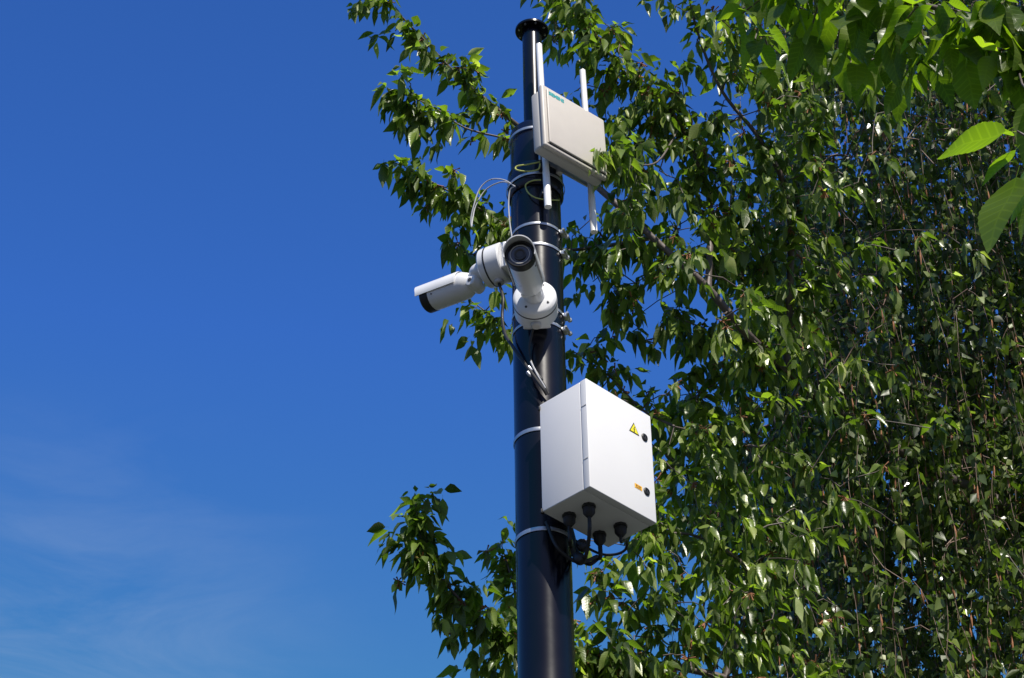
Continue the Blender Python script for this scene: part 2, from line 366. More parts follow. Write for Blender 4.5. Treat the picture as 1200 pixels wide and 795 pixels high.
def cable(pts, r, m, label, per=8, name='cable', group='cables on the pole', wobble=0):
    b = bmesh.new(); tube(b, catmull(pts, per), r, 10); return tag(obj(name, b, m), label, 'cable', group)
zb = BO.z
def gd(i, d): return gl[i]+Vector((0, 0, -d))
bk = Vector((PX, PY, 0))
cable([gd(0, .03), gd(0, .09), at(669, 640, 5.64), at(674, 655, 5.66), at(680, 654, 5.70), at(672, 637, 5.83), at(668, 600, 5.90)], .006, M_rub, 'black cable leaving the gland nearest the pole under the cabinet')
cable([gd(1, .03), gd(1, .08), at(689, 640, 5.55), at(684, 657, 5.60), at(675, 655, 5.70), at(668, 625, 5.82)], .006, M_rub, 'black cable hanging from the gland at the near corner of the cabinet')
cable([gd(2, .03), gd(2, .08), at(700, 655, 5.70), at(690, 661, 5.70), at(678, 650, 5.75), at(668, 615, 5.84)], .007, M_rub, 'thick black cable looping back to the pole from the lowest gland')
cable([gd(3, .03), gd(3, .06), at(734, 632, 5.80), at(733, 644, 5.86), at(720, 650, 5.90), at(700, 648, 5.92), at(668, 630, 5.90)], .0045, M_rub, 'thin black cable curling down from the rightmost gland')
cable([at(640, 612, 5.62), at(652, 640, 5.60), at(668, 655, 5.62), at(682, 659, 5.62), at(700, 652, 5.64)], .0055, M_rub, 'black cable sagging under the cabinet close to the pole')
for px, py, lab in ((683, 640, 'upper of two round black plugs hanging under the cabinet'), (679, 655, 'lower of two round black plugs hanging under the cabinet')):
    b = bmesh.new(); lathe(b, [(-.024, .008), (-.018, .016), (-.006, .0185), (.006, .0185), (.014, .016), (.022, .009)], axM(at(px, py, 5.60), (.35, -.5, -.8)), 24)
    tag(obj('cable_plug', b, M_rub), lab, 'plug', 'plugs hanging under the cabinet')

# ------------------------------------------------------------------ cameras
def bullet_camera(label, drum_c, drum_ax, front, rear, r=.0455):
    drum_ax = drum_ax.normalized(); root_loc = Vector((PX, PY, drum_c.z))
    t = thing('security_camera', label, 'security camera', root_loc, 0, 'security cameras on the pole')
    L = lambda M: Matrix.Translation(-root_loc) @ M
    # drum: drum_c is the centre of the outer flat face, axis points outwards
    R, D = .072, .088
    M = L(axM(drum_c, drum_ax))
    b = bmesh.new(); lathe(b, [(-D, .060), (-D, R-.004), (-D+.004, R), (-.034, R), (-.033, R-.002)], M, 56); jb = obj('junction_box', b, M_cam, t)
    b = bmesh.new(); lathe(b, [(-.0335, R-.004), (-.0335, R+.0008), (-.0285, R+.0008), (-.0285, R-.004)], M, 56); obj('gasket', b, M_gask, jb)
    b = bmesh.new(); lathe(b, [(-.029, R-.002), (-.028, R), (-.008, R-.001), (-.003, R-.005), (0, R-.011), (.001, .02)], M, 56); cp = obj('cover', b, M_cam, jb)
    for k in range(4):
        a = pi/4+k*pi/2+.2; b = bmesh.new(); lathe(b, [(-.0005, .0042), (.0016, .0042), (.002, .003)], M @ Matrix.Translation((0.0008, .052*cos(a), .052*sin(a))), 10); obj('screw', b, M_lens, cp)
    # side cable entry on the underside
    b = bmesh.new(); lathe(b, [(-.004, .017), (.012, .017), (.015, .013)], L(axM(drum_c-drum_ax*.056+Vector((0, 0, -R+.002)), (0, 0, -1))), 20); obj('cable_entry', b, M_pan2, jb)
    # back plate against the pole
    x, y, z = frame(drum_ax)
    b = bmesh.new(); boxbm(b, (-D-.020, -.045, -.055), (-D-.0005, .045, .055), .004, M); obj('mounting_plate', b, M_cam, t)
    # body axis
    ax = (front-rear).normalized(); Ln = (front-rear).length
    B = L(axM(rear, ax))
    b = bmesh.new(); lathe(b, [(-.026, .014), (-.024, .026), (-.014, .037), (.0, .0435), (.014, r), (Ln-.036, r), (Ln-.035, r-.002)], B, 56); obj('body', b, M_cam, t)
    b = bmesh.new(); lathe(b, [(Ln-.0352, r-.003), (Ln-.0352, r+.0006), (Ln-.003, r+.0006), (Ln, r-.002), (Ln, r-.006), (Ln-.006, r-.008)], B, 56, cap1=False); fr = obj('front_bezel', b, M_rub, t)
    b = bmesh.new(); lathe(b, [(Ln-.0062, r-.007), (Ln-.0055, .001)], B, 48, cap0=False); obj('front_glass', b, M_glass, fr)
    b = bmesh.new(); lathe(b, [(Ln-.0052, .0325), (Ln-.0035, .0325), (Ln-.0035, .0295), (Ln-.0052, .0295)], B, 48, cap0=False, cap1=False); obj('lens_ring', b, M_pan2, fr)
    b = bmesh.new(); lathe(b, [(Ln-.0050, .020), (Ln-.001, .020), (Ln-.001, .016), (Ln-.0045, .012), (Ln-.004, .001)], B, 36); obj('lens', b, M_lens, fr)
    # sunshield: an arc of shell above the body, slightly longer than it
    b = bmesh.new(); n = 40; A0, A1 = radians(-14), radians(194); ri, ro = r+.0028, r+.0062; prof = []
    rings = []
    xs = [.022, .026, .10, Ln-.02, Ln+.012]
    for xx in xs:
        ring = []
        for i in range(n+1):
            a = A0+(A1-A0)*i/n
            ext = 0
            if xx == xs[-1]: ext = .018*max(0, sin(a))
            bl = .0015 if xx == xs[0] else 0
            ring.append((B @ Vector((xx+ext, cos(a)*(ri), sin(a)*(ri))), B @ Vector((xx+ext, cos(a)*(ro-bl), sin(a)*(ro-bl)))))
        rings.append([(b.verts.new(p), b.verts.new(q)) for p, q in ring])
    for A, Bq in zip(rings, rings[1:]):
        for i in range(n):
            b.faces.new((A[i][1], A[i+1][1], Bq[i+1][1], Bq[i][1])); b.faces.new((A[i][0], Bq[i][0], Bq[i+1][0], A[i+1][0]))
        for i in (0, n): b.faces.new((A[i][0], A[i][1], Bq[i][1], Bq[i][0]))
    for A in (rings[0], rings[-1]):
        for i in range(n): b.faces.new((A[i][0], A[i+1][0], A[i+1][1], A[i][1]))
    bmesh.ops.recalc_face_normals(b, faces=b.faces[:])
    obj('sun_shield', b, M_cam, t)
    for s in (-1, 1):
        b = bmesh.new(); lathe(b, [(0, .003), (.0022, .003)], B @ Matrix.Translation((Ln-.055, s*.9*(r), -.43*r)) @ axM((0, 0, 0), (0, s*.9, -.43)), 8); obj('screw', b, M_lens, t)
    # arm from the cover to a knuckle under the rear of the body
    knuckle = rear - ax*.030 + Vector((0, 0, -.012))
    base = drum_c
    mid = base + drum_ax*.035 + (knuckle-base-drum_ax*.035)*.35
    pts = catmull([base-root_loc, base+drum_ax*.03-root_loc, mid-root_loc, knuckle-root_loc, rear+ax*.0-root_loc], 6)
    rr = [.034-.010*min(1, i/10) for i in range(len(pts))]
    b = bmesh.new(); tube(b, pts, rr, 28); arm = obj('arm', b, M_cam, t, angle=60)
    b = bmesh.new(); s1, s2, s3 = frame(ax)
    lathe(b, [(-.034, .014), (-.032, .020), (-.028, .022), (.028, .022), (.032, .020), (.034, .014)], L(axM(knuckle, s2)), 28); kn = obj('knuckle', b, M_cam, arm)
    b = bmesh.new(); lathe(b, [(.0342, .008), (.0355, .008), (.036, .006)], L(axM(knuckle, s2)), 12); obj('screw', b, M_lens, kn)
    return t
# the front camera
dc2 = at(626.5, 347, PY-.205)
fr2 = at(609, 297.5, PY-.475); re2 = at(621, 333, PY-.262)
bullet_camera('white bullet camera pointing at the viewer from the front of the pole', dc2, Vector((dc2.x-PX, dc2.y-PY, 0)), fr2, re2)
# the left camera
a1 = Vector((-cos(radians(28)), sin(radians(28)), 0))
dc1 = at(570, 317, PY+.10); dc1 = Vector((PX, PY, dc1.z)) + a1*.205
fr1 = at(500.5, 351.5, PY+.255); re1 = at(549, 333.5, PY+.15)
bullet_camera('white bullet camera reaching out left of the pole, facing away', dc1, a1, fr1, re1, .0495)

# cables of the cameras
cable([dc1-a1*.056+Vector((0, 0, -.08)), at(589.5, 350, 5.74), at(588.5, 372, 5.74), at(592, 392, 5.70), at(600, 405, 5.66), at(607, 416, 5.618), at(622, 436, 5.595), at(636, 455, 5.59), at(641, 463, 5.60)], .0055, M_rub, 'black cable dropping from the left camera to the cabinet')
cable([dc2+Vector((0, .06, -.07)), at(623, 392, 5.60), at(620, 410, 5.612), at(624, 428, 5.607), at(634, 445, 5.60), at(643, 462, 5.61)], .0042, M_rub, 'thin black cable running down the pole from the front camera')
cable([at(622, 424, 5.600), at(630, 440, 5.592), at(639, 455, 5.60)], .003, M_greyc, 'thin pale cable crossing the pole above the cabinet')
for px, py, lab in ((621, 432, 'upper small metal connector on the cables above the cabinet'), (620, 438.5, 'lower small metal connector on the cables above the cabinet'), (633, 443, 'dark connector where the cables reach the bright strip of the pole')):
    b = bmesh.new(); lathe(b, [(-.012, .003), (-.008, .006), (.006, .006), (.012, .004)], axM(at(px, py, 5.598), (.55, 0, -.8)), 12)
    tag(obj('cable_connector', b, M_steel if px < 630 else M_rub), lab, 'connector', 'connectors above the cabinet')
cable([at(604, 219, 5.63), at(590, 211, 5.66), at(574, 211, 5.70), at(562, 222, 5.72), at(555, 242, 5.73), at(552, 256, 5.74), at(552.5, 266, 5.745), at(554, 256, 5.75), at(558, 240, 5.75), at(570, 222, 5.74), at(588, 213.5, 5.70), at(602, 217, 5.66)], .0024, M_greyc, 'grey cable loop bulging out left of the pole above the left camera')
cable([at(603, 218, 5.635), at(597.5, 224, 5.65), at(596, 240, 5.66), at(597.5, 262, 5.66), at(600, 282, 5.66), at(598, 300, 5.68)], .0024, M_greyc, 'grey cable hugging the left edge of the pole above the front camera')
cable([at(633, 190, 5.585), at(618, 193, 5.595), at(606, 195, 5.605), at(605, 199, 5.605), at(616, 201, 5.595), at(630, 199, 5.58), at(633, 192, 5.57)], .0028, M_ylgr, 'yellow green earth wire looped in front of the pole collar')
cable([at(634, 211, 5.60), at(624, 212, 5.61), at(616, 217, 5.617), at(619, 226, 5.615), at(628, 232, 5.61), at(640, 234, 5.61), at(655, 235, 5.66)], .0026, M_ylgr, 'yellow green earth wire looped behind the left alloy tube')

# ------------------------------------------------------------------ antenna and its frame
AA = radians(41.5); an = Vector((sin(AA), -cos(AA), 0)); at_ = Vector((cos(AA), sin(AA), 0))
rod1 = Vector((PX+.031, PY-.125, 0)); rod2 = rod1 + at_*.214
Zr1 = at(631, 53, rod1.y).z; Zr0 = at(641, 243, rod1.y).z
LEAN = -.022
fr = thing('antenna_bracket', 'pair of upright alloy tubes clamped to the pole behind the beige antenna', 'bracket', (PX, PY, (Zr0+Zr1)/2))
zc = (Zr0+Zr1)/2; off = Vector((-PX, -PY, -zc)); fr.rotation_euler = (0, LEAN, 0)
for rd in (rod1, rod2):
    b = bmesh.new(); lathe(b, [(Zr0-zc, .010), (Zr0-zc, .0125), (Zr0+.16-zc, .0125), (Zr0+.161-zc, .0115), (Zr1-zc, .0115), (Zr1-zc, .009)], upM((rd.x-PX, rd.y-PY, 0)), 28)
    obj('tube', b, M_alu, fr)
W2, H2 = .30, .285
Zb = at(635, 184.5, rod1.y-.05).z
mid3 = rod1+at_*.064+Vector((0, .02, 0))
b = bmesh.new(); lathe(b, [(Zb+.02-zc, .012), (Zb+H2+.035-zc, .012)], upM((mid3.x-PX, mid3.y-PY, 0)), 20); obj('stub_tube', b, M_pan2, fr)
for z in (Zb+.05, Zb+.22):
    b = bmesh.new(); o = rod1 - an*.0 + off; o.z = z-zc
    boxbm(b, (-.012, -.004, -.013), (.235, .004, .013), .002, axM(o-an*.018, at_)); obj('cross_bar', b, M_steel, fr)
    b = bmesh.new(); boxbm(b, (-.06, -.012, -.010), (.045, .012, .010), .003, axM((0.022, -.075, z-zc), (rod1.x-PX, rod1.y-PY, 0))); obj('pole_clamp', b, M_rub, fr)
for z in (Zr0+.19, Zr0+.07):
    b = bmesh.new(); boxbm(b, (-.0, -.018, -.011), (.05, .018, .011), .003, axM((.018, -.075, z-zc), (rod1.x-PX, rod1.y-PY, 0))); obj('pole_clamp', b, M_rub, fr)
apos = rod1 + an*.022 + at_*(-.081+.15); apos.z = Zb; apos.x += .004
ant = thing('panel_antenna', 'square beige panel antenna with small teal lettering near the pole top', 'antenna', apos, AA)
ant.rotation_euler = (Matrix.Rotation(LEAN, 3, 'Y') @ Matrix.Rotation(AA, 3, 'Z')).to_euler()
b = bmesh.new(); boxbm(b, (-W2/2+.002, -.046, .004), (W2/2-.002, 0, H2-.012), .012); obj('back_shell', b, M_pan2, ant)
b = bmesh.new(); boxbm(b, (-W2/2, -.066, 0), (W2/2, -.0465, H2), .0075, seg=4); ra = obj('radome', b, M_pan, ant)
b = bmesh.new(); boxbm(b, (-W2/2+.017, -.0735, .017), (W2/2-.017, -.0665, H2-.017), .0035); obj('raised_face', b, M_pan, ra)
b = bmesh.new()
for zz in (.005, ): boxbm(b, (-W2/2+.012, -.0675, .0125), (W2/2-.012, -.0655, .0165), .0008)
obj('groove', b, M_gask, ra)
cu = bpy.data.curves.new('lettering', 'FONT'); cu.body = 'SIEMENS'; cu.size = .0155; cu.offset = .0007; cu.extrude = .0003; cu.resolution_u = 3
to = bpy.data.objects.new('lettering_tmp', cu); C.objects.link(to)
bpy.context.view_layer.update()
me = bpy.data.meshes.new_from_object(to.evaluated_get(bpy.context.evaluated_depsgraph_get())); bpy.data.objects.remove(to, do_unlink=True)
me.materials.clear(); me.materials.append(M_teal)
w_ = max(v.co.x for v in me.vertices); k_ = .072/w_
for v in me.vertices: v.co = Vector((-W2/2+.024+v.co.x*k_, -.0739-v.co.z, H2-.045+v.co.y*k_*1.15))
lo = bpy.data.objects.new('lettering', me); C.objects.link(lo); lo.parent = ra

# ------------------------------------------------------------------ vegetation tools (numpy)
def nrm(v): return v/np.maximum(1e-9, np.linalg.norm(v, axis=-1, keepdims=True))
SH_CH = np.array([(0, .02, 0), (.16, .02, 0), (.30, .62, 0), (.47, 1, 0), (.66, .86, 0), (.84, .40, 0), (1.0, .015, 0)])
SH_BI = np.array([(0, .02, 0), (.22, .05, 0), (.42, 1, 0), (.70, .62, 0), (1.0, .02, 0)])
def serrate(n=24):
    out = [(0, .018, 0), (.13, .02, 0)]
    for i in range(1, n):
        t = .14+.86*i/n; s = (t-.14)/.86
        w = (sin(pi*s**.80))**.85*(1-.25*s) if s < 1 else 0
        w *= (1+.03*(1 if i % 2 else -1))
        out.append((t, max(.03, w), 0))
    out.append((1, .01, 0)); return np.array(out)
SH_SER = serrate()
def leaves_mesh(name, P, D, N, L, W, droop, fold, tone, shape, mat_, parent, wave=None):
    n = len(P); D = nrm(D); N = nrm(N - (N*D).sum(1, keepdims=True)*D); S = np.cross(D, N); k = len(shape)
    verts = np.empty((n, k, 3, 3)); uv = np.empty((n, k, 3, 2))
    dn = np.array([0, 0, -1.])
    if wave is None: wave = np.zeros(n)
    for i, (t, w, _) in enumerate(shape):
        c = P + D*(L*t)[:, None] + dn*(droop*L*t*t)[:, None] + N*(wave*L*.06*np.sin(t*9+wave*7))[:, None]
        ww = (W*w*.5)
        f = fold*(1-.3*t)
        verts[:, i, 1] = c
        verts[:, i, 0] = c - S*(ww*np.cos(f))[:, None] + N*(ww*np.sin(f))[:, None]
        verts[:, i, 2] = c + S*(ww*np.cos(f))[:, None] + N*(ww*np.sin(f))[:, None]
        uv[:, i, 0] = (-w, t); uv[:, i, 1] = (0, t); uv[:, i, 2] = (w, t)
    base = (np.arange(n)*k*3)[:, None, None, None]
    i0 = np.arange(k-1)[None, :, None, None]*3
    q = np.array([[0, 1, 4, 3], [1, 2, 5, 4]])[None, None]
    quads = (base+i0+q).reshape(-1, 4)
    build_mesh(name, verts.reshape(-1, 3), quads, mat_, parent, tone=np.repeat(tone, k*3), uv=uv.reshape(-1, 2), smooth=True)
def build_mesh(name, V, Q, mat_, parent, tone=None, uv=None, smooth=True):
    me = bpy.data.meshes.new(name); me.vertices.add(len(V)); me.vertices.foreach_set('co', V.astype(np.float32).ravel())
    me.loops.add(Q.size); me.loops.foreach_set('vertex_index', Q.astype(np.int32).ravel())
    me.polygons.add(len(Q)); me.polygons.foreach_set('loop_start', np.arange(0, Q.size, 4, dtype=np.int32))
    me.update(calc_edges=True)
    if tone is not None:
        a = me.attributes.new('tone', 'FLOAT', 'POINT'); a.data.foreach_set('value', tone.astype(np.float32))
    if uv is not None:
        l = me.uv_layers.new(name='UVMap'); l.data.foreach_set('uv', uv[Q.ravel()].astype(np.float32).ravel())
    if smooth: me.polygons.foreach_set('use_smooth', np.ones(len(Q), dtype=bool))
    me.materials.append(mat_)
    o = bpy.data.objects.new(name, me); C.objects.link(o)
    if parent:
        o.parent = parent; o.matrix_parent_inverse = world_of(parent).inverted()
    return o
def edges_mesh(name, A, B, ra, rb, mat_, parent, sides=5):
    n = len(A); T = nrm(B-A); up = np.where(np.abs(T[:, 2:3]) > .9, np.array([[1., 0, 0]]), np.array([[0, 0, 1.]]))
    Y = nrm(np.cross(up, T)); Z = np.cross(T, Y); V = np.empty((n, 2, sides, 3))
    A2 = A - T*(ra*.4)[:, None]; B2 = B + T*(rb*.4)[:, None]
    for k in range(sides):
        d = Y*cos(2*pi*k/sides)+Z*sin(2*pi*k/sides)
        V[:, 0, k] = A2+d*ra[:, None]; V[:, 1, k] = B2+d*rb[:, None]
    base = (np.arange(n)*2*sides)[:, None, None]
    q = np.array([[k, (k+1) % sides, sides+(k+1) % sides, sides+k] for k in range(sides)])[None]
    return build_mesh(name, V.reshape(-1, 3), (base+q).reshape(-1, 4), mat_, parent)
class Skel:
    def __init__(s): s.P = []; s.par = []; s.fix = []
    def line(s, pts, radii, parent=-1, per=6):
        c = catmull(pts, per); n = len(c); k = len(pts)-1; ids = []
        for i, p in enumerate(c):
            t = i/(n-1)*k; j = min(int(t), k-1); r = radii[j]+(radii[j+1]-radii[j])*(t-j)
            s.P.append(np.array(p)); s.par.append(parent if i == 0 else len(s.P)-2); s.fix.append(r); ids.append(len(s.P)-1)
        return ids
    def near(s, p):
        A = np.array(s.P); return int(np.argmin(((A-np.array(p))**2).sum(1)))
    def attach(s, tips, rng, rise=.0, jit=.05):
        """grow twigs to every tip, nearest first, each from the closest wood already there; returns node id of each tip"""
        tips = np.array(tips); n0 = len(s.P); tree = np.array(s.P)
        d0 = np.array([((tree-t)**2).sum(1).min() for t in tips]); order = np.argsort(d0)
        cap = n0+len(tips)*4; buf = np.empty((cap, 3)); buf[:n0] = tree; cnt = n0; ids = np.zeros(len(tips), int)
        root = np.array(s.P[0])
        for i in order:
            t = tips[i]; dd_ = ((buf[:cnt]-t)**2).sum(1); j = int(dd_.argmin()); a = buf[j]; L = math.sqrt(dd_[j])
            m = 3 if L > .12 else 1; prev = j
            for q in range(1, m+1):
                f = q/m; p = a+(t-a)*f
                if q < m: p = p + rng.normal(0, jit*L, 3) + np.array([0, 0, rise*L*sin(pi*f)])
                buf[cnt] = p; s.P.append(p); s.par.append(prev); s.fix.append(0); prev = cnt; cnt += 1
            ids[i] = prev
        return ids
    def radii(s, r0=.0011, k=.0009, mx=.03):
        n = len(s.P); cnt = np.zeros(n); par = np.array(s.par)
        haskid = np.zeros(n, bool); haskid[par[par >= 0]] = True; cnt[~haskid] = 1
        for i in range(n-1, -1, -1):
            if par[i] >= 0: cnt[par[i]] += cnt[i]
        r = np.minimum(mx, r0+k*np.sqrt(cnt)); f = np.array(s.fix); r = np.where(f > 0, f, r); return r
    def mesh(s, name, mat_, parent, lo=0, hi=1e9, sides=6, whole=False, **kw):
        r = s.radii(**kw); P = np.array(s.P); par = np.array(s.par); big = np.zeros(len(r), bool)
        for i in range(len(r)): big[i] = r[i] >= .02 and (par[i] < 0 or big[par[i]])
        m = (par >= 0) & (big if lo > 0 else ~big)
        if whole: m = par >= 0
        i = np.nonzero(m)[0]; ra = r[par[i]]; ra = np.where(np.array(s.fix)[i] > 0, ra, np.minimum(ra, r[i]*1.5))
        return edges_mesh(name, P[par[i]], P[i], ra, r[i], mat_, parent, sides)
def V3(*a): return Vector(a)

def cherry_leaves(rng, spots, ldir, Lm=.092, out=.55, down=.75, per=(4, 7)):
    """spots: (n,3) leaf nodes; ldir: (n,3) twig direction. returns arrays"""
    P = []; D = []; N = []
    for p, d in zip(spots, ldir):
        m = rng.integers(*per); a0 = rng.uniform(0, 6.28)
        for k in range(m):
            a = a0+k*2.4+rng.normal(0, .35); h = np.array([cos(a), sin(a), 0])
            dr = h*(out*rng.uniform(.4, 1.3)) + d*.35 + np.array([0, 0, -down*rng.uniform(.05, 1.5)])
            P.append(p+rng.normal(0, .008, 3)); D.append(dr); N.append(np.array([0, 0, .9])+h*.5+rng.normal(0, .5, 3))
    n = len(P); P = np.array(P); D = nrm(np.array(D)); N = np.array(N)
    L = Lm*rng.uniform(.55, 1.25, n); W = L*rng.uniform(.40, .56, n)
    return P, D, N, L, W, rng.uniform(.05, .6, n), rng.uniform(.15, 1.0, n), np.clip(rng.normal(.5, .26, n), 0, 1), rng.uniform(-1, 1, n)
def twig_nodes(rng, c, d, length, k):
    """a short leafy shoot: k leaf nodes from c along direction d, arching down"""
    t = np.linspace(0, 1, k)[:, None]; d = d/np.linalg.norm(d)
    return c + d*length*t + np.array([0, 0, -1])*(length*.25*t*t) + rng.normal(0, .008, (k, 3)), np.repeat(d[None], k, 0)

# ------------------------------------------------------------------ cherry tree behind the pole
rng = np.random.default_rng(11)
ct = thing('cherry_tree', 'big leafy cherry tree whose long boughs reach left behind the pole', 'tree', (3.3, 7.9, 0))
S = Skel()
def A_(*pts): return [at(*p) for p in pts]
top = V3(3.0, 7.6, 4.8)
tr = S.line([V3(3.3, 7.9, -.05), V3(3.28, 7.9, .5), V3(3.2, 7.85, 2.2), V3(3.1, 7.7, 3.6), top], [.21, .165, .14, .125, .105], per=5)
tt = tr[-1]
limbs = []
la = S.line([top]+A_((1235, 640, 7.7), (1090, 550, 7.6), (970, 475, 7.3), (880, 396, 6.6), (830, 338, 6.42), (775, 288, 6.35), (705, 224, 6.3), (650, 180, 6.42), (598, 140, 6.3), (540, 92, 6.2), (495, 45, 6.1), (455, 5, 6.0), (432, -6, 5.95), (418, -12, 5.9)),
            [.05, .030, .024, .020, .018, .016, .0145, .0135, .012, .010, .007, .005, .004, .003, .002], tt)
A2 = S.line([S_ for S_ in [Vector(S.P[S.near(at(690, 212, 6.3))])]]+A_((640, 180, 6.35), (598, 164, 6.25), (545, 150, 6.2), (505, 124, 6.15), (455, 104, 6.1)), [.008, .006, .0045, .004, .003, .002], S.near(at(690, 212, 6.3)))
Bb = S.line([Vector(S.P[S.near(at(760, 275, 6.34))])]+A_((700, 290, 6.6), (640, 292, 6.45), (590, 262, 6.4), (540, 232, 6.3), (474, 196, 6.25)), [.010, .008, .006, .005, .004, .002], S.near(at(760, 275, 6.34)))
Cc = S.line([Vector(S.P[S.near(at(650, 290, 6.5))])]+A_((600, 300, 6.5), (560, 300, 6.5), (528, 290, 6.5)), [.005, .004, .003, .002], S.near(at(650, 290, 6.5)))
Dd = S.line([Vector(S.P[S.near(at(648, 292, 6.47))])]+A_((640, 330, 6.5), (622, 375, 6.5), (600, 392, 6.5), (578, 372, 6.48), (548, 350, 6.45)), [.006, .005, .0045, .004, .003, .002], S.near(at(648, 292, 6.47)))
Ff = S.line([Vector(S.P[S.near(at(830, 338, 6.42))])]+A_((830, 230, 6.5), (790, 135, 6.3), (745, 98, 6.2), (712, 60, 6.15), (685, 15, 6.1), (668, -40, 6.1)), [.014, .011, .009, .007, .006, .004, .002], S.near(at(830, 338, 6.42)))
Gg = S.line([Vector(S.P[S.near(at(900, 420, 6.95))])]+A_((925, 250, 6.6), (895, 170, 6.4), (845, 105, 6.3), (815, 30, 6.2), (800, -40, 6.1), (780, -110, 6.0)), [.02, .014, .010, .007, .005, .004, .003], S.near(at(900, 420, 6.95)))
Kk = S.line([Vector(S.P[S.near(at(1235, 640, 7.7))])]+A_((1190, 880, 7.3), (1000, 850, 7.0), (850, 795, 6.8), (740, 775, 6.7), (650, 765, 6.6), (600, 748, 6.5), (560, 722, 6.45), (512, 672, 6.4), (494, 630, 6.35), (486, 582, 6.3)), [.03, .024, .017, .014, .011, .009, .007, .006, .0045, .003, .002], S.near(at(1235, 640, 7.7)))
Ll = S.line([Vector(S.P[S.near(at(650, 765, 6.6))])]+A_((615, 730, 6.6), (600, 680, 6.6), (588, 640, 6.6)), [.006, .005, .004, .002], S.near(at(650, 765, 6.6)))
Mm = S.line([Vector(S.P[S.near(at(960, 478, 7.05))])]+A_((900, 520, 6.9), (840, 512, 6.8), (790, 500, 6.7)), [.010, .008, .006, .003], S.near(at(960, 478, 7.05)))
Jj = S.line([Vector(S.P[S.near(at(790, 500, 6.7))])]+A_((752, 480, 6.75), (715, 442, 6.75), (672, 412, 6.7)), [.006, .005, .004, .002], S.near(at(790, 500, 6.7)))
Nn = S.line([Vector(S.P[S.near(at(850, 795, 6.8))])]+A_((880, 680, 6.8), (820, 630, 6.7), (760, 628, 6.6), (735, 640, 6.55)), [.012, .009, .006, .004, .002], S.near(at(850, 795, 6.8)))
# leaders above and to the right, outside the picture
u1 = S.line([top, V3(2.9, 7.3, 6.2), V3(2.6, 6.9, 8.2), V3(2.7, 6.4, 10.0), V3(2.6, 6.0, 11.4)], [.09, .075, .055, .035, .012], tt)
u2 = S.line([top, V3(3.2, 7.5, 5.6), V3(4.2, 7.2, 7.2), V3(5.0, 6.6, 8.8)], [.07, .05, .035, .012], tt)
u3 = S.line([V3(2.6, 6.9, 8.2), V3(1.9, 6.6, 9.2), V3(1.4, 6.5, 9.9)], [.035, .022, .010], u1[12])
u4 = S.line([V3(2.7, 6.4, 10.0), V3(3.5, 5.8, 10.7), V3(4.2, 5.2, 11.0)], [.03, .02, .010], u1[18])
u5 = S.line([top, V3(2.6, 8.6, 5.6), V3(2.9, 9.6, 7.2)], [.05, .035, .012], tt)

nodes = []; ndir = []; tips = []; tipmeta = []
def leafy_along(ids, f0, f1, spacing=.035, per_side=2, ln=.09):
    """leaf nodes along a bough between fractions f0..f1, with short side shoots"""
    P = [S.P[i] for i in ids]; n = len(P); cum = [0]
    for a, b in zip(P, P[1:]): cum.append(cum[-1]+np.linalg.norm(b-a))
    L = cum[-1]; s = L*f0
    while s < L*f1:
        j = min(n-2, max(0, np.searchsorted(cum, s)-1)); f = (s-cum[j])/max(1e-6, cum[j+1]-cum[j]); p = P[j]+(P[j+1]-P[j])*f
        d = (P[j+1]-P[j]); d = d/np.linalg.norm(d)
        nodes.append(p); ndir.append(d)
        for q in range(per_side):
            if rng.random() < .65:
                v = d*.6+rng.normal(0, .6, 3)+np.array([0, 0, -.05]); v /= np.linalg.norm(v)
                tips.append((p+v*ln*rng.uniform(.5, 1.5)))
                tipmeta.append((v, rng.uniform(.03, .08), 2))
        s += spacing*rng.uniform(.7, 1.4)
leafy_along(la, .86, 1.0, .042, 2, .05)
leafy_along(la, .30, .62, .10, 2, .09)
leafy_along(A2, .69, 1.0, .027, 2, .05); leafy_along(A2, .40, .52, .03, 1, .06)
leafy_along(Bb, .48, 1.0, .027, 2, .055); leafy_along(Bb, .0, .45, .07, 2, .10)
leafy_along(Cc, .6, 1.0, .045, 2, .05)
leafy_along(Dd, .5, 1.0, .045, 2, .05)
leafy_along(Jj, .2, 1.0, .045, 2, .08)
leafy_along(Ff, .50, 1.0, .028, 3, .13); leafy_along(Ff, .2, .5, .10, 2, .10)
leafy_along(Gg, .72, 1.0, .04, 3, .13); leafy_along(Gg, .1, .5, .06, 2, .14)
leafy_along(Kk, .70, .95, .023, 2, .05); leafy_along(Kk, .95, 1.0, .02, 2, .03); leafy_along(Kk, .2, .55, .05, 2, .11)
K2 = S.line([Vector(S.P[S.near(at(503, 660, 6.38))])]+A_((488, 650, 6.36), (476, 645, 6.34)), [.003, .0025, .0015], S.near(at(503, 660, 6.38)))
leafy_along(K2, .15, 1.0, .02, 3, .045)
leafy_along(Ll, .2, 1.0, .04, 2, .045)
leafy_along(Mm, .35, 1.0, .05, 3, .10)
Aa = S.line([Vector(S.P[S.near(at(800, 160, 6.3))])]+A_((770, 190, 6.1), (735, 190, 5.85), (702, 178, 5.62)), [.005, .004, .003, .002], S.near(at(800, 160, 6.3)))
leafy_along(Aa, .62, 1.0, .03, 2, .05)
leafy_along(Nn, .2, 1.0, .05, 3, .12)
